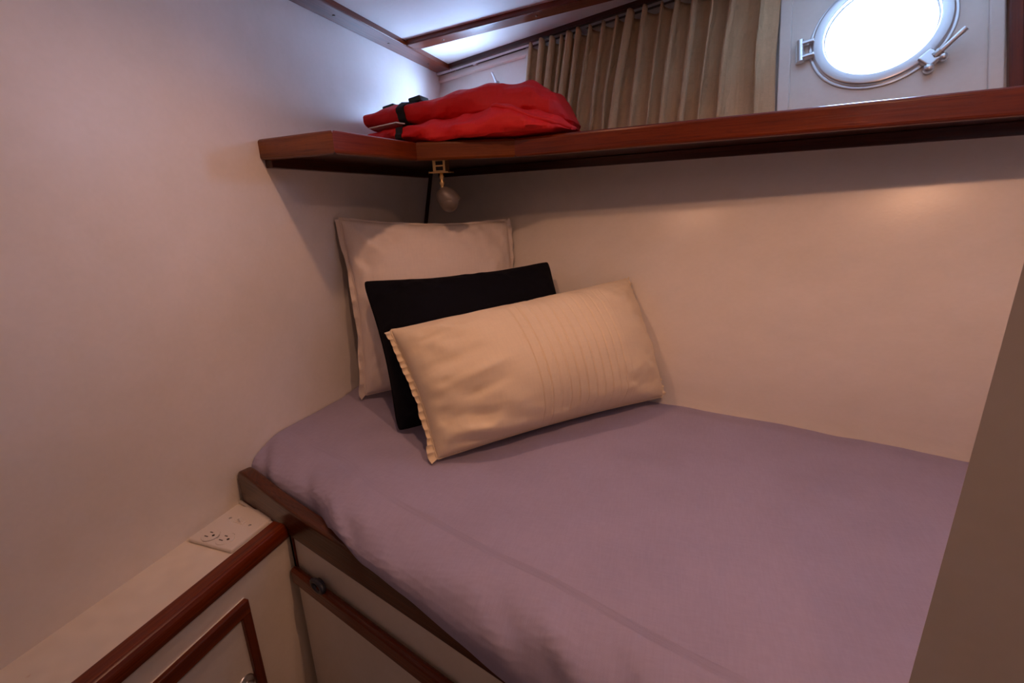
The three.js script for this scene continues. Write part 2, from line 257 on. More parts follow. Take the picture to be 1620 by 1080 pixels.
// ------------------------------------------------------------------ shelf
{
  const back = (x) => hullLow(x, 0.12) - 0.004;
  const A = [LW, -0.874], B = [-0.656, -0.844], C = [-0.624, -1.112], D = [-0.39, -1.172], Eq = [RW, -0.892];
  const t = thing('corner_shelf', 'varnished wooden shelf running round the corner above the bed', 'shelf', V(-0.2, SH_B, -1.2));
  const inset = (p, dx, dz) => [p[0] + dx, p[1] + dz];
  t.part('shelf_board', prism([inset(A, 0, -0.02), inset(B, -0.018, -0.018), inset(C, -0.018, -0.012), inset(D, -0.004, -0.018), inset(Eq, 0, -0.02), [RW, back(RW)], [LW, back(LW)]], SH_B + 0.008, SH_T - 0.003, 0, X), M.darkwood);
  const line = [[A[0] - 0.2, A[1] - 0.2 * 0.137], A, B, C, D, Eq, [Eq[0] + 0.2, Eq[1] + 0.04]], TW = 0.024;
  const inner = (k) => { const nrm = (p, q) => { const dx = q[0] - p[0], dz = q[1] - p[1], l = Math.hypot(dx, dz); return [dz / l, -dx / l]; }, n1 = nrm(line[k - 1], line[k]), n2 = nrm(line[k], line[k + 1]), m = [n1[0] + n2[0], n1[1] + n2[1]], s2 = 2 / (m[0] * m[0] + m[1] * m[1]); return [line[k][0] + m[0] * s2 * TW, line[k][1] + m[1] * s2 * TW]; };
  const segs = [M.teak, M.mahogany, M.teak, M.mahogany];
  segs.forEach((m, k) => { const p = line[k + 1], q = line[k + 2], pi = inner(k + 1), qi = inner(k + 2); t.part('edge_trim', prism([p, q, qi, pi], SH_B, SH_T, 0.006, new THREE.Vector3(q[0] - p[0], 0, q[1] - p[1])), m); });
  t.part('cleat', box(LW, LW + 0.02, 0.082, SH_B + 0.01, -1.60, -0.885, 0.002, Z), M.darkwood);
  const ca = V(LW + 0.05, 0.094, hullLow(LW + 0.05, 0.094) + 0.008), cb = V(RW, 0.094, hullLow(RW, 0.094) + 0.008); t.part('cleat', bar(ca, cb, 0.016, 0.024, UP, 0.002), M.darkwood);
}

// ------------------------------------------------------------------ cabinet with the ledge on the left
{
  const zE = 0.55, cx = -0.70, zF = frontZ(cx) - 0.004;
  const t = thing('side_cabinet', 'low cream cabinet with narrow ledge and wooden nosing along the bulkhead', 'cabinet', V(-0.79, FLOOR, -0.05));
  t.part('ledge', prism([[LW, zE], [LW, frontZ(LW) - 0.002], [-0.72, frontZ(-0.72) - 0.002], [-0.72, zE]], -0.645, -0.62, 0, Z), M.counter);
  t.part('face_panel', box(cx - 0.02, cx, FLOOR, -0.622, zF, zE, 0, UP), M.panel);
  t.part('end_panel', box(LW, cx, FLOOR, -0.645, zE - 0.02, zE, 0, UP), M.panel);
  const ns = new THREE.Shape(); const w = 0.038, hh = 0.028; ns.moveTo(0, 0); ns.lineTo(w, 0); ns.quadraticCurveTo(w + 0.003, hh * 0.5, w - 0.006, hh - 0.003); ns.quadraticCurveTo(w - 0.010, hh, w - 0.016, hh); ns.lineTo(0.006, hh); ns.quadraticCurveTo(0, hh, 0, hh - 0.006);
  const ng = clean(new THREE.ExtrudeGeometry(ns, { depth: zE - zF - 0.008, bevelEnabled: false, curveSegments: 8 })); ng.translate(-0.733, -0.628 + EYE, zF + 0.004); t.part('nosing', setUV(ng, Z), M.mahogany);
  t.part('scribe_fillet', bar(V(LW, -0.617, frontZ(LW) + 0.004), V(-0.735, -0.617, frontZ(-0.735) + 0.004), 0.007, 0.007, UP, 0.002), M.plastic);
  // door with raised wooden frame and a chrome knob
  const zr = -0.492, zl = 0.02, yt = -0.671, yb = FLOOR + 0.12, fx = cx + 0.006;
  const door = t.part('door', box(cx - 0.002, cx + 0.004, yb, yt, zr, zl, 0.0015, UP), M.panel);
  const fr = (a, b, w) => bar(a, b, w, 0.012, X, 0.0025);
  t.sub(door, 'frame_rail', fr(V(fx, yt - 0.014, zr), V(fx, yt - 0.014, zl), 0.028), M.mahogany);
  t.sub(door, 'frame_rail', fr(V(fx, yb + 0.014, zr), V(fx, yb + 0.014, zl), 0.028), M.mahogany);
  t.sub(door, 'frame_stile', fr(V(fx, yb, zr + 0.009), V(fx - 0.0004, yt - 0.001, zr + 0.009), 0.018), M.mahogany);
  t.sub(door, 'frame_stile', fr(V(fx, yb, zl - 0.009), V(fx - 0.0004, yt - 0.001, zl - 0.009), 0.018), M.mahogany);
  const kn = lathe([[0, 0.019], [0.006, 0.0185], [0.009, 0.016], [0.0095, 0.012], [0.008, 0.007], [0.010, 0.004], [0.016, 0.0035], [0.0185, 0.002], [0.019, 0]], 36); kn.rotateZ(-Math.PI / 2); kn.translate(cx + 0.004, -0.834 + EYE, -0.455); const k = t.sub(door, 'knob', kn, M.chrome); k.userData.label = 'round chrome push knob';
  // wall outlet plate set into the ledge
  const o = thing('outlet_plate', 'white electrical outlet plate with switch set in the ledge', 'outlet', V(-0.812, -0.62, -0.582));
  o.part('plate', (() => { const g = clean(new RoundedBoxGeometry(0.112, 0.0085, 0.114, 3, 0.0035)); g.translate(-0.810, -0.6156 + EYE, -0.584); return setUV(g, X); })(), M.plastic);
  const top = -0.6115;
  for (const x of [-0.829, -0.791]) {
    const f = lathe([[0, 0.0022], [0.0158, 0.0022], [0.0166, 0.0014], [0.0168, 0]], 32); f.translate(x, top + EYE, -0.547); const face = o.part('receptacle', f, M.plastic);
    const slots = [[-0.004, -0.006, 0.0072, 0.0018], [-0.004, 0.006, 0.0088, 0.0018]].map(([dx, dz, lx, lz]) => { const b = clean(new THREE.BoxGeometry(lx, 0.0012, lz)); b.translate(x + dx, top + 0.0020 + EYE, -0.547 + dz); return b; });
    for (const s of slots) o.sub(face, 'slot', s, M.darkhole);
    const r = clean(new THREE.CylinderGeometry(0.0026, 0.0026, 0.0012, 16)); r.translate(x + 0.0075, top + 0.0020 + EYE, -0.547); o.sub(face, 'slot', r, M.darkhole);
    const arc = new THREE.TorusGeometry(0.0172, 0.0005, 6, 24, 2.0); arc.rotateX(Math.PI / 2); arc.rotateY(x < -0.81 ? 0.4 : 3.2); arc.translate(x, top + 0.0004 + EYE, -0.547); o.sub(face, 'groove', clean(arc), M.groove);
  }
  const sc = (x, z) => { const g = lathe([[0, 0.0012], [0.002, 0.0011], [0.0032, 0]], 14); g.translate(x, top + EYE, z); o.part('screw', g, M.steel); };
  sc(-0.810, -0.547); sc(-0.838, -0.600); sc(-0.780, -0.594);
  const sw = o.part('switch_surround', clean(new RoundedBoxGeometry(0.026, 0.003, 0.012, 2, 0.001)).translate(-0.809, top + EYE, -0.597), M.plastic);
  const lev = clean(new RoundedBoxGeometry(0.006, 0.012, 0.007, 2, 0.0015)); lev.rotateZ(0.5); lev.translate(-0.806, top + 0.004 + EYE, -0.597); o.sub(sw, 'toggle', lev, M.plastic);
}

// ------------------------------------------------------------------ berth: cabinet under the bed, rail, drawer door
{
  const n = new THREE.Vector3(-0.307, 0, 1).normalize(), d = new THREE.Vector3(1, 0, 0.307).normalize();
  const onFront = (x, y, off = 0) => V(x, y, frontZ(x)).addScaledVector(n, off);
  const t = thing('berth_base', 'cream berth front with brown wooden rail under the mattress', 'bed frame', V(0, FLOOR, -0.7));
  const x0 = -0.698, x1 = 0.175;
  const p = [[x0, frontZ(x0) - 0.004], [RW, frontZ(RW) - 0.034], [RW, frontZ(RW) - 0.05], [LW, frontZ(LW) - 0.03], [LW, frontZ(LW) - 0.02], [x0, frontZ(x0) - 0.02]];
  t.part('front_panel', slab((u, v) => onFront(lerp(-0.70, x1, u), lerp(FLOOR, -0.61, v), -0.008), 1, 1, 0.016, UP), M.panel);
  t.part('bed_board', prism([[LW, frontZ(LW) - 0.03], [x1 + 0.02, frontZ(x1 + 0.02) - 0.035], [RW, frontZ(RW) - 0.04], [RW, hullLow(RW, -0.65) + 0.002], [LW, hullLow(LW, -0.65) + 0.002]], -0.66, -0.635, 0, X), M.darkwood);
  // rail: rounded board with its end cut back against the bulkhead
  const rs = new THREE.Shape(); rs.moveTo(0.004, 0); rs.lineTo(1.14, 0); rs.lineTo(1.14, 0.062); rs.lineTo(0.30, 0.066); rs.quadraticCurveTo(0.15, 0.070, 0.08, 0.084); rs.quadraticCurveTo(0.04, 0.090, 0.020, 0.088); rs.quadraticCurveTo(0.002, 0.084, 0.002, 0.066); rs.lineTo(0.004, 0);
  const rg = clean(new THREE.ExtrudeGeometry(rs, { depth: 0.016, bevelEnabled: true, bevelSize: 0.006, bevelThickness: 0.006, bevelOffset: -0.006, bevelSegments: 4, curveSegments: 16 }));
  rg.applyMatrix4(new THREE.Matrix4().makeBasis(d, UP, n).setPosition(onFront(LW, -0.627, -0.022))); t.part('rail', setUV(rg, d), M.rail);
  t.part('corner_strip', bar(onFront(-0.693, FLOOR, -0.006), onFront(-0.694, -0.63, -0.006), 0.004, 0.004, n, 0.001), M.mahogany);
  const door = t.part('drop_door', slab((u, v) => onFront(lerp(-0.688, x1 - 0.03, u), lerp(FLOOR + 0.12, -0.715, v), 0.002), 1, 1, 0.010, UP), M.panel);
  const a = onFront(-0.694, -0.712, 0.004), b = onFront(x1 - 0.03, -0.712, 0.004); t.sub(door, 'top_trim', bar(a, b, 0.016, 0.036, UP, 0.007), M.mahogany);
  // dark finger latch on the trim
  const lg = new THREE.TorusGeometry(0.013, 0.0055, 10, 28); const lm = new THREE.Matrix4().makeBasis(d, UP, n).setPosition(onFront(-0.603, -0.690, 0.008)); lg.scale(1.25, 0.8, 1); lg.applyMatrix4(lm);
  const core = new THREE.CylinderGeometry(0.014, 0.014, 0.006, 24); core.rotateX(Math.PI / 2); core.applyMatrix4(new THREE.Matrix4().makeBasis(d, UP, n).setPosition(onFront(-0.603, -0.692, 0.003)));
  const la = t.sub(door, 'latch', [clean(lg), clean(core)], M.latch); la.userData.label = 'dark finger latch';
}

// ------------------------------------------------------------------ mattress in its lavender sheet
{
  const BT = -0.515, nx = 200, nv = 90, pos = [], idx = [], uv = [], nrm = new THREE.Vector3(-0.307, 0, 1).normalize();
  const over = (x) => curveAt([[-0.875, -0.034], [-0.63, -0.030], [-0.52, 0.000], [-0.45, 0.005], [-0.30, 0.012], [0.15, 0.018], [0.22, -0.045], [1.1, -0.045]], x);
  const low = (x) => curveAt([[-0.875, -0.60], [-0.61, -0.58], [-0.54, -0.551], [-0.45, -0.560], [-0.365, -0.573], [-0.25, -0.586], [-0.12, -0.603], [0.2, -0.61], [1.1, -0.61]], x);
  for (let i = 0; i <= nx; i++) {
    const x = lerp(LW + 0.002, RW - 0.002, i / nx), ov = over(x) + 0.004 * nz(x * 9, 3, 5), yl = low(x) + 0.004 * nz(x * 11, 7, 6), zf = frontZ(x), zb = hullLow(x, BT) + 0.004;
    for (let j = 0; j <= nv; j++) {
      const s = j / nv; let z, y;
      if (s < 0.3) {                                 // the rolled front edge, a quarter of a rounded section
        const a = (s / 0.3) * Math.PI / 2, rx = 0.115, ry = BT - yl;
        z = zf + ov - rx * (1 - Math.pow(Math.cos(a), 0.72)); y = yl + ry * Math.pow(Math.sin(a), 0.62);
      } else { const k = (s - 0.3) / 0.7; z = lerp(zf + ov - 0.115, zb, k); y = BT - 0.012 * smooth(0.9, 1, k) * 1.0; }
      const edge = Math.exp(-Math.pow((s - 0.14) / 0.16, 2)), flat = smooth(0.3, 0.5, s);
      const wr = edge * (0.006 * nz(x * 24 + s * 9, s * 3, 11) + 0.007 * nz(x * 9 - s * 4, s * 4, 12)) + 0.0045 * (1 - edge) * nz(x * 5, z * 6, 13) + 0.0018 * nz(x * 17 + z * 8, z * 15 - x * 6, 14);
      y += wr * (0.4 + 0.6 * flat) + wr * 0.4; z += wr * edge * 0.9;
      // gentle dip under the cushions
      y -= 0.006 * Math.exp(-((x + 0.45) ** 2 + (z + 1.0) ** 2) / 0.06);
      pos.push(x, y + EYE, z); uv.push(x, z + y * (s < 0.3 ? 1 : 0));
    }
  }
  for (let i = 0; i < nx; i++) for (let j = 0; j < nv; j++) { const a = i * (nv + 1) + j, b = a + nv + 1; idx.push(a, b, b + 1, a, b + 1, a + 1); }
  // underside
  const base = pos.length / 3; for (let i = 0; i <= nx; i++) { const p = i * (nv + 1) * 3, q = (i * (nv + 1) + nv) * 3; const yb = -0.628 + EYE; pos.push(pos[p], Math.min(pos[p + 1], yb + 0.04), Math.min(pos[p + 2], frontZ(pos[p]) - 0.034), pos[q], yb, hullLow(pos[q], -0.628) + 0.004); uv.push(pos[p], 0, pos[q], 0.7); }
  for (let i = 0; i < nx; i++) { const a = i * (nv + 1), b = a + nv + 1, c = base + i * 2, d = c + 2; idx.push(a, c, d, a, d, b, c, c + 1, d + 1, c, d + 1, d, c + 1, a + nv, b + nv, c + 1, b + nv, d + 1); }
  let g = new THREE.BufferGeometry(); g.setAttribute('position', new THREE.Float32BufferAttribute(pos, 3)); g.setAttribute('uv', new THREE.Float32BufferAttribute(uv, 2)); g.setIndex(idx); g = clean(toCreasedNormals(g, 1.0));
  const t = thing('mattress', 'berth mattress under a smooth lavender sheet', 'mattress', V(0, -0.628, -0.9)); t.part('fitted_sheet', g, M.sheet);
}

// ------------------------------------------------------------------ cushions
function cushion(name, label, corner, opt) {        // corner: bottom left, bottom right, top right, top left
  const { T, Tb = T, ns = 90, nt = 64, pinch = [0.05, 0.05], seed = 1, mat, tucks, wrinkle = 0.004, power = 0.5, sag = 0, creases = [], round = 0.012 } = opt, [BL, BR, TR, TL] = corner.map((c) => V(...c));
  const N = new THREE.Vector3().crossVectors(BR.clone().add(TR).sub(BL).sub(TL), TL.clone().add(TR).sub(BL).sub(BR)).normalize(), len = BR.clone().sub(BL).length(), hgt = TL.clone().sub(BL).length();
  const at = (s, t, side, lift = 0) => {
    const rd = 1 - round * Math.pow(s * s * t * t, 5), s2 = rd * s * (1 - pinch[0] * (1 - t * t) * Math.pow(Math.abs(s), 3)), t2 = rd * t * (1 - pinch[1] * (1 - s * s) * Math.pow(Math.abs(t), 3)), a = (s2 + 1) / 2, b = (t2 + 1) / 2;
    const p = BL.clone().multiplyScalar((1 - a) * (1 - b)).addScaledVector(BR, a * (1 - b)).addScaledVector(TR, a * b).addScaledVector(TL, (1 - a) * b);
    const e = Math.max(0, (1 - s * s) * (1 - t * t)), k = Math.pow(e, power), rim = 1 - smooth(0.15, 0.9, e);
    let h = (side > 0 ? T : Tb) * k * (1 - sag * t);
    h += Math.min(1, e * 9) * (wrinkle * rim * (nz(s * 5 * len / 0.5 + 3 * t, t * 4, seed) + 0.6 * nz(s * 11 - t * 4, t * 10 + s * 3, seed + 1)) + wrinkle * 0.4 * nz(s * 3, t * 3, seed + 2));
    if (side > 0) for (const [s0, t0, s1, t1, w, a] of creases) { const dx = s1 - s0, dt = t1 - t0, k2 = clamp(((s - s0) * dx + (t - t0) * dt) / (dx * dx + dt * dt)), px = s - s0 - k2 * dx, pt = t - t0 - k2 * dt, dd = Math.hypot(px, pt * hgt / len) / w; h += Math.min(1, e * 8) * a * Math.exp(-dd * dd) * Math.sin(Math.PI * clamp(k2 * 0.9 + 0.05)); }
    if (tucks && side > 0 && s > tucks[0] && s < tucks[1]) { const f = (s - tucks[0]) / (tucks[1] - tucks[0]) * tucks[2], r = f - Math.floor(f); h += Math.min(1, e * 6) * (0.0020 * Math.pow(r, 2) - 0.0036 * Math.exp(-Math.pow((r < 0.5 ? r : r - 1) / 0.085, 2))); }
    return p.addScaledVector(N, side * h + lift);
  };
  const pos = [], uv = [], idx = [];
  for (const side of [1, -1]) { const b0 = pos.length / 3, NS = side > 0 ? ns : Math.min(ns, 60), NT = side > 0 ? nt : Math.min(nt, 44);
    const sp = (k) => Math.sin((k * 2 - 1) * Math.PI / 2) * 0.55 + (k * 2 - 1) * 0.45;
    for (let j = 0; j <= NT; j++) for (let i = 0; i <= NS; i++) { const s = tucks && side > 0 ? (i / NS) * 2 - 1 : sp(i / NS), t = sp(j / NT), p = at(s, t, side); pos.push(p.x, p.y, p.z); uv.push(s * len / 2, t * hgt / 2); }
    for (let j = 0; j < NT; j++) for (let i = 0; i < NS; i++) { const a = b0 + j * (NS + 1) + i, b = a + NS + 1; if (side > 0) idx.push(a, a + 1, b + 1, a, b + 1, b); else idx.push(a, b + 1, a + 1, a, b, b + 1); }
  }
  const g = new THREE.BufferGeometry(); g.setAttribute('position', new THREE.Float32BufferAttribute(pos, 3)); g.setAttribute('uv', new THREE.Float32BufferAttribute(uv, 2)); g.setIndex(idx); g.computeVertexNormals();
  const base = BL.clone().add(BR).multiplyScalar(0.5), o = thing(name, label, 'pillow', base); o.part('cover', clean(g), mat);
  o.at = at; o.N = N; o.center = BL.clone().add(BR).add(TL).add(TR).multiplyScalar(0.25); return o;
}
function edgeStrip(o, name, from, to, width, wave, freq, mat, seed = 1, tuft = 0) {   // a narrow gathered frill standing out from an edge
  const n = 220; const rows = 4, pos = [], uv = [], idx = [];
  for (let i = 0; i <= n; i++) {
    const k = i / n, s = lerp(from[0], to[0], k), t = lerp(from[1], to[1], k), p = o.at(s, t, 1), q = o.at(s * 0.97, t * 0.97, 1); q.addScaledVector(o.N, -q.clone().sub(p).dot(o.N));
    const out = p.clone().sub(o.center); out.addScaledVector(o.N, -out.dot(o.N)).normalize(); const along = o.at(lerp(from[0], to[0], Math.min(1, k + 0.01)), lerp(from[1], to[1], Math.min(1, k + 0.01)), 1).sub(p).normalize(); if (k < 1) { out.addScaledVector(along, -out.dot(along)).normalize(); }
    for (let r = 0; r <= rows; r++) { const f = r / rows, w = width * (1 + tuft * Math.exp(-Math.pow((1 - k) / 0.07, 2))) * (0.75 + 0.5 * vnoise(k * freq * 0.7, 1, 999, 9, seed)); const ph = k * freq * Math.PI * 2 + 1.5 * nz(k * freq * 0.5, 4, seed); const pt = p.clone().addScaledVector(out, (f - 0.18) * w).addScaledVector(o.N, wave * f * Math.sin(ph)).addScaledVector(along, wave * 0.5 * f * Math.cos(ph)); pos.push(pt.x, pt.y, pt.z); uv.push(k, f * width); }
  }
  for (let i = 0; i < n; i++) for (let r = 0; r < rows; r++) { const a = i * (rows + 1) + r, b = a + rows + 1; idx.push(a, b, b + 1, a, b + 1, a + 1); }
  // give it thickness
  const c = pos.length / 3, front = pos.slice(); for (let i = 0; i < c; i++) pos.push(front[3 * i] - o.N.x * 0.002, front[3 * i + 1] - o.N.y * 0.002, front[3 * i + 2] - o.N.z * 0.002); uv.push(...uv); const f0 = idx.slice(); for (let i = 0; i < f0.length; i += 3) idx.push(c + f0[i], c + f0[i + 2], c + f0[i + 1]);
  for (let i = 0; i < n; i++) { const a = i * (rows + 1) + rows, b = a + rows + 1; idx.push(a, a + c, b + c, a, b + c, b); }
  const g = new THREE.BufferGeometry(); g.setAttribute('position', new THREE.Float32BufferAttribute(pos, 3)); g.setAttribute('uv', new THREE.Float32BufferAttribute(uv, 2)); g.setIndex(idx); g.computeVertexNormals(); return o.part(name, clean(g), mat);
}
function seam(o, r, mat, bump = 0) { const pts = []; for (let i = 0; i < 160; i++) { const k = i / 40, e = Math.floor(k), f = (k - e) * 2 - 1, [s, t] = [[f, -1], [1, f], [-f, 1], [-1, -f]][e]; const p = o.at(s, t, 1); p.addScaledVector(o.N, bump * nz(i * 0.35, 2, 9)); pts.push(p); } const g = tube(pts, r, 420, 6, true); return o.part('piping', g, mat); }

const wp = cushion('square_pillow', 'large white square pillow standing in the corner of the bed', [[-0.795, -0.508, -1.02], [-0.40, -0.505, -1.27], [-0.506, -0.061, -1.43], [-0.858, -0.034, -1.085]], { T: 0.095, Tb: 0.03, mat: M.white, seed: 21, pinch: [0.07, 0.08], wrinkle: 0.007, power: 0.45, creases: [[-0.95, 0.95, -0.55, 0.5, 0.06, 0.012], [-0.98, 0.6, -0.7, 0.35, 0.05, -0.010], [-0.7, 0.98, -0.45, 0.7, 0.05, -0.008], [0.2, 0.98, 0.1, 0.75, 0.05, -0.006], [-0.95, 0.2, -0.75, -0.1, 0.05, 0.008]] });
seam(wp, 0.0028, M.white, 0.001);
edgeStrip(wp, 'flange', [-1, 1], [-1, -1], 0.016, 0.0035, 11, M.white, 31, 0.6); edgeStrip(wp, 'flange', [1, -1], [1, 1], 0.016, 0.0035, 11, M.white, 32); edgeStrip(wp, 'flange', [1, 1], [-1, 1], 0.008, 0.002, 9, M.white, 33);
const bp = cushion('black_pillow', 'black oblong pillow between the white and the cream pillow', [[-0.594, -0.512, -0.862], [-0.205, -0.512, -1.165], [-0.338, -0.166, -1.29], [-0.738, -0.182, -0.992]], { T: 0.095, Tb: 0.035, mat: M.black, seed: 41, round: 0.03, pinch: [0.055, 0.10], wrinkle: 0.007, power: 0.45, creases: [[-0.9, 0.9, -0.5, 0.6, 0.05, -0.008], [-0.95, -0.8, -0.6, -0.9, 0.05, 0.012]] });
seam(bp, 0.0022, M.black);
const cp = cushion('tucked_pillow', 'cream oblong pillow with sewn tucks and frilled ends', [[-0.447, -0.512, -0.775], [-0.012, -0.497, -1.195], [-0.122, -0.206, -1.27], [-0.606, -0.274, -0.89]], { T: 0.145, Tb: 0.05, mat: M.cream, seed: 61, ns: 460, nt: 76, pinch: [0.045, 0.06], tucks: [-0.22, 0.56, 11], wrinkle: 0.006, power: 0.45, creases: [[-0.95, -0.70, -0.30, -0.93, 0.05, 0.016], [-0.95, -0.86, -0.45, -0.99, 0.03, -0.012], [-0.92, 0.15, -0.45, 0.30, 0.05, -0.008], [-0.85, -0.15, -0.35, 0.05, 0.045, 0.009], [-0.75, -0.35, -0.40, -0.20, 0.04, -0.007], [-0.95, 0.55, -0.65, 0.70, 0.04, -0.007], [-0.9, -0.5, -0.5, -0.62, 0.04, -0.007]] });
seam(cp, 0.0026, M.cream, 0.002);
edgeStrip(cp, 'frill', [-1, 1], [-1, -1], 0.015, 0.004, 17, M.cream, 51, 0.4); edgeStrip(cp, 'frill', [1, -1], [1, 1], 0.015, 0.004, 17, M.cream, 52);

// ------------------------------------------------------------------ curtain on its track
{
  const x0 = -0.474, x1 = 0.187, nu = 520, nvv = 30, r = rng(5), widths = [], t = thing('curtain', 'beige gathered curtain drawn between the two portholes', 'curtain', hullP(-0.14, 0.13, 0.03));
  for (let i = 0; i < 17; i++) widths.push((i < 6 ? 0.85 : i < 13 ? 1 : 1.4) * (0.65 + 0.7 * r())); const sum = widths.reduce((a, b) => a + b), cum = [0]; for (const w of widths) cum.push(cum[cum.length - 1] + w / sum);
  const amp = widths.map(() => 0.7 + 0.6 * r()), lean = widths.map(() => r() * 2 - 1);
  const g = slab((u, v) => {
    let k = 0; while (k < widths.length - 1 && u > cum[k + 1]) k++; const f = (u - cum[k]) / (cum[k + 1] - cum[k]), am = lerp(amp[k], amp[Math.min(k + 1, amp.length - 1)], fade(f));
    const env = u > 0.90 ? lerp(1, 0.35, (u - 0.9) / 0.1) : 1;
    const w = Math.pow(0.5 - 0.5 * Math.cos(f * Math.PI * 2), 0.8), open = lerp(1, 0.75, 1 - v);
    const x = lerp(x0, x1, u) + 0.013 * Math.sin(f * Math.PI * 2) * am * env * (u < 0.03 ? u / 0.03 : 1) + (1 - v) * (-0.028 + 0.016 * lean[k] * w) * Math.sin(Math.PI * u) + 0.006 * nz(u * 9, v * 2.2, 3) * (1 - v * 0.6);
    const y = lerp(0.146, deckY(x) - 0.044 - 0.006 * (1 - w), v);
    return hullP(x, y, 0.018 + 0.036 * am * w * open * env + 0.006 * nz(u * 30, v * 3, 4) * (1 - v));
  }, nu, nvv, 0.0014, UP, 2.0);
  t.part('cloth', g, M.curtain);
  const tr = thing('curtain_track', 'pale metal curtain track under the dark batten', 'curtain track', hullP(-0.2, 0.45, 0.02));
  const a = hullP(LW + 0.004, deckY(LW) - 0.027, 0.030), b = hullP(0.6, deckY(0.6) - 0.027, 0.030); tr.part('channel', bar(a, b, 0.010, 0.012, nH, 0.002), M.track);
  for (const x of [-0.70, -0.30, 0.1, 0.5]) { const p = hullP(x, deckY(x) - 0.027, 0.014); tr.part('bracket', bar(p.clone().addScaledVector(uH, -0.008), p.clone().addScaledVector(uH, 0.008), 0.009, 0.028, nH, 0.001), M.track); }
}

// ------------------------------------------------------------------ folded life jacket on the shelf
{
  const t = thing('life_jacket', 'folded red life jacket with black straps lying on the shelf', 'life jacket', V(-0.52, SH_T, -1.28));
  const pad = (list, seed, wr, tilt = 0, droop = 0) => {                  // list of [x, y0, y1, zFront, zBack]; closed loft with soft corners
    const col = (k) => list.map((r) => [r[0], r[k]]), xs = list[0][0], xe = list[list.length - 1][0];
    const at = (u, a, lift = 0) => {
      const x = lerp(xs, xe, u), y0 = curveAt(col(1), x), y1 = curveAt(col(2), x), zf = curveAt(col(3), x), zb = curveAt(col(4), x), e = Math.pow(clamp(Math.min(u / 0.02 + 0.55, (1 - u) / 0.09)), 0.5);
      const c = Math.cos(a), s = Math.sin(a), p = 0.62, cx = Math.sign(c) * Math.pow(Math.abs(c), p), sy = Math.sign(s) * Math.pow(Math.abs(s), p);
      const w = wr * (nz(x * 16 + a * 0.6, a * 1.5, seed) + 0.6 * nz(x * 34 - a * 2, a * 2.6 + x * 14, seed + 1)) * smooth(0, 0.15, u);
      const hy = (y1 - y0) / 2 * e + (sy > -0.8 ? w : 0) + lift, hz = (zf - zb) / 2 * (0.5 + 0.5 * e) + w + lift;
      const zz = cx * hz; return V(x, (y0 + y1) / 2 + sy * hy - tilt * zz * Math.max(0, sy) - droop * smooth(0.80, 1, cx) * smooth(-0.66, -0.56, x) * smooth(-0.24, -0.34, x), (zf + zb) / 2 + zz);
    };
    return { at, geo: () => { const nu = 110, na = 72, pos = [], idx = [], uv = []; for (let i = 0; i <= nu; i++) for (let j = 0; j < na; j++) { const p = at(i / nu, j / na * Math.PI * 2); pos.push(p.x, p.y, p.z); uv.push(p.x, p.y + p.z); } for (let i = 0; i < nu; i++) for (let j = 0; j < na; j++) { const a = i * na + j, b = i * na + (j + 1) % na; idx.push(a, b, b + na, a, b + na, a + na); }
      for (const [r, flip] of [[0, 0], [nu, 1]]) { const c = pos.length / 3; let m = new THREE.Vector3(); for (let j = 0; j < na; j++) m.add(new THREE.Vector3(pos[(r * na + j) * 3], pos[(r * na + j) * 3 + 1], pos[(r * na + j) * 3 + 2])); m.multiplyScalar(1 / na); pos.push(m.x, m.y, m.z); uv.push(m.x, m.y + m.z); for (let j = 0; j < na; j++) { const a = r * na + j, b = r * na + (j + 1) % na; flip ? idx.push(a, b, c) : idx.push(b, a, c); } }
      const g = new THREE.BufferGeometry(); g.setAttribute('position', new THREE.Float32BufferAttribute(pos, 3)); g.setAttribute('uv', new THREE.Float32BufferAttribute(uv, 2)); g.setIndex(idx); return clean(toCreasedNormals(g, 1.1)); } };
  };
  const upper = pad([[-0.815, 0.186, 0.244, -1.175, -1.52], [-0.72, 0.183, 0.256, -1.160, -1.55], [-0.60, 0.182, 0.270, -1.165, -1.55], [-0.53, 0.183, 0.280, -1.17, -1.50], [-0.44, 0.186, 0.284, -1.175, -1.45], [-0.37, 0.182, 0.279, -1.18, -1.43], [-0.31, 0.168, 0.252, -1.19, -1.41], [-0.262, 0.150, 0.205, -1.21, -1.38]], 301, 0.0055, 0.07);
  const lower = pad([[-0.80, 0.143, 0.184, -1.16, -1.46], [-0.68, 0.143, 0.190, -1.122, -1.48], [-0.58, 0.143, 0.198, -1.122, -1.47], [-0.50, 0.143, 0.208, -1.120, -1.44], [-0.42, 0.143, 0.216, -1.122, -1.42], [-0.34, 0.143, 0.205, -1.125, -1.40], [-0.28, 0.143, 0.180, -1.13, -1.38], [-0.245, 0.143, 0.160, -1.14, -1.34]], 331, 0.007, 0, 0.014);
  const up = t.part('upper_panel', upper.geo(), M.nylon), lo = t.part('lower_panel', lower.geo(), M.nylon);
  const band = (pd, u, w, lift) => { const pos = [], idx = [], n = 96; for (let j = 0; j < n; j++) for (const [du, l] of [[-w, 0], [-w, lift], [w, lift], [w, 0]]) { const p = pd.at(u + du, j / n * Math.PI * 2, l); pos.push(p.x, p.y, p.z); } for (let j = 0; j < n; j++) for (let k = 0; k < 3; k++) { const a = j * 4 + k, b = ((j + 1) % n) * 4 + k; idx.push(a, a + 1, b + 1, a, b + 1, b); } const g = new THREE.BufferGeometry(); g.setAttribute('position', new THREE.Float32BufferAttribute(pos, 3)); g.setIndex(idx); return setUV(clean(toCreasedNormals(g, 0.6)), UP); };
  t.sub(up, 'strap', band(upper, 0.235, 0.019, 0.004), M.webbing);
  t.sub(lo, 'strap', band(lower, 0.225, 0.016, 0.003), M.webbing);
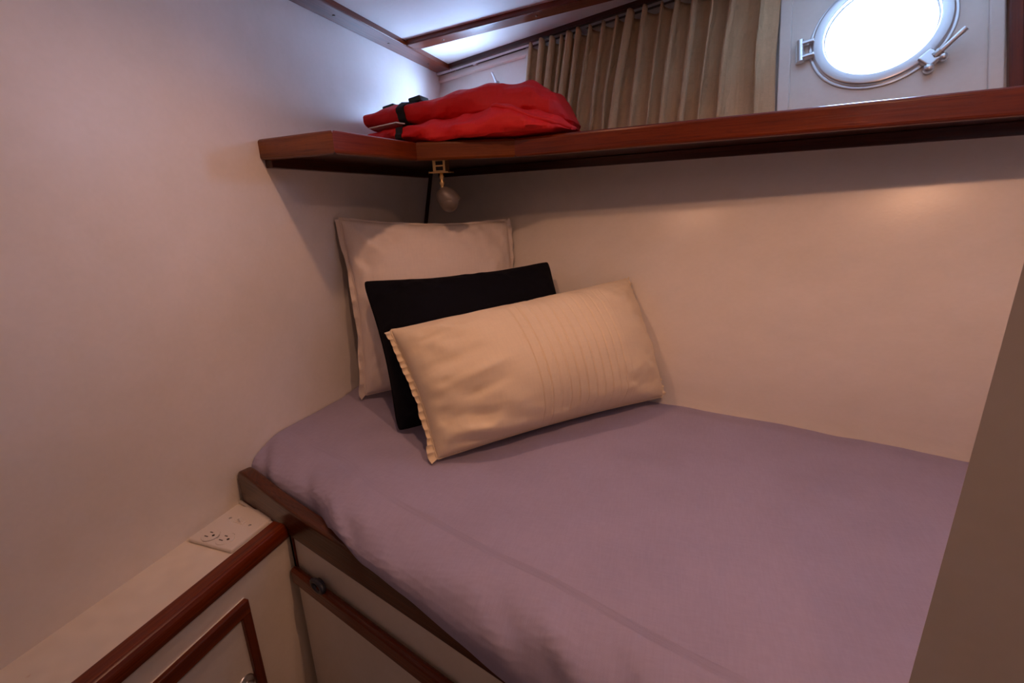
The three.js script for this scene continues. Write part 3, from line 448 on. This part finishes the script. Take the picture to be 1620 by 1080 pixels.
  const onTop = (u, a, w, h, d) => { const p = upper.at(u, a, h * 0.45), q = upper.at(u + 0.02, a, h * 0.45).sub(p), g = clean(new RoundedBoxGeometry(w, h, d, 3, 0.003)); g.rotateZ(Math.atan2(q.y, q.x)); g.translate(p.x, p.y, p.z); return g; };
  t.sub(up, 'buckle', onTop(0.235, 1.25, 0.036, 0.014, 0.05), M.buckle); t.sub(up, 'buckle', onTop(0.085, 1.25, 0.036, 0.012, 0.05), M.buckle);
  t.sub(up, 'strap', [0.10, 0.135, 0.17, 0.205].map((u) => onTop(u, 1.25, 0.026, 0.005, 0.024)), M.webbing);
  const hem = []; for (let i = 0; i <= 16; i++) { const k = i / 16; hem.push(lower.at(lerp(0.66, 0.985, k), lerp(0.75, 0.25, k), -0.001)); } t.sub(lo, 'hem', setUV(tube(hem, 0.0055, 48, 10), X), M.nylon);
  t.part('reflective_tape', bar(V(-0.775, 0.187, -1.165), V(-0.675, 0.190, -1.135), 0.03, 0.003, UP, 0.0008), M.plastic);
}

// ------------------------------------------------------------------ brass reading light under the shelf
{
  const x = -0.597, z = -1.185, t = thing('reading_light', 'small brass reading light hanging under the shelf corner', 'lamp', V(x, 0.0, z));
  const sh = t.part('switch_box', clean(new RoundedBoxGeometry(0.036, 0.030, 0.026, 3, 0.002)).translate(x, 0.088 + EYE, z), M.brass);
  for (const dy of [-0.0065, 0.0065]) t.sub(sh, 'window', clean(new THREE.BoxGeometry(0.020, 0.0095, 0.002)).translate(x + 0.002, 0.088 + dy + EYE, z + 0.0131), M.darkhole);
  t.part('base_plate', clean(new RoundedBoxGeometry(0.056, 0.003, 0.036, 2, 0.001)).translate(x, 0.0725 + EYE, z), M.brass);
  const st = lathe([[0, 0.0], [0.004, 0.0], [0.0045, -0.006], [0.007, -0.010], [0.0045, -0.014], [0.0042, -0.020], [0.0075, -0.025], [0.0045, -0.030], [0.0042, -0.036], [0.007, -0.041], [0.004, -0.046], [0, -0.047]], 20); st.translate(x, 0.072 + EYE, z); t.part('stem', st, M.brass);
  const bell = lathe([[0.004, 0.030], [0.010, 0.028], [0.016, 0.022], [0.021, 0.012], [0.0235, 0.0], [0.0235, -0.010], [0.0215, -0.018], [0.019, -0.019], [0.021, -0.010], [0.021, 0.0], [0.014, 0.018], [0.004, 0.026]], 36); bell.scale(1.2, 1.1, 1.2); bell.rotateZ(0.55); bell.rotateX(0.5); bell.translate(x + 0.012, 0.006 + EYE, z - 0.006); const sd = t.part('shade', bell, M.lampshade);
  const bulb = clean(new THREE.SphereGeometry(0.0235, 28, 20)); bulb.translate(x + 0.016, -0.004 + EYE, z - 0.002); t.sub(sd, 'bulb', bulb, M.lampshade);
}

// ------------------------------------------------------------------ dome lamps on the deckhead (above the frame)
for (const [x, z, power, wide, soft] of LAMPS) {
  const y = deckY(x), t = thing('ceiling_light', x < 0 ? 'round warm dome light on the ceiling over the ledge' : z < 0 ? 'round warm dome light on the ceiling over the bed' : 'round warm dome light on the ceiling outside the partition', 'lamp', V(x, y - 0.03, z));
  const ring = lathe([[0.062, 0], [0.062, -0.010], [0.057, -0.014], [0.050, -0.014], [0.049, 0]], 40); ring.translate(x, y + EYE + 0.002, z); t.part('bezel', ring, M.chrome);
  const prof = []; for (let i = 0; i <= 12; i++) { const a = i / 12 * Math.PI / 2; prof.push([0.049 * Math.sin(a), -0.010 - 0.040 * Math.cos(a)]); } prof.push([0.049, -0.004], [0, -0.004]);
  const lens = lathe(prof, 40); lens.translate(x, y + EYE, z); t.part('diffuser', lens, M.diffuser);
  const l = new THREE.SpotLight(LAMP_COLOR, power, 0, wide, soft, 2); l.name = 'dome_lamp_glow'; l.position.copy(V(x, y - 0.030, z)); l.target.position.copy(V(x, -1, z)); l.shadow.radius = 0.7; l.castShadow = true; scene.add(l, l.target);
}

scene.traverse((o) => { if (o.isMesh) { o.castShadow = true; o.receiveShadow = true; } });
renderer.render(scene, camera);
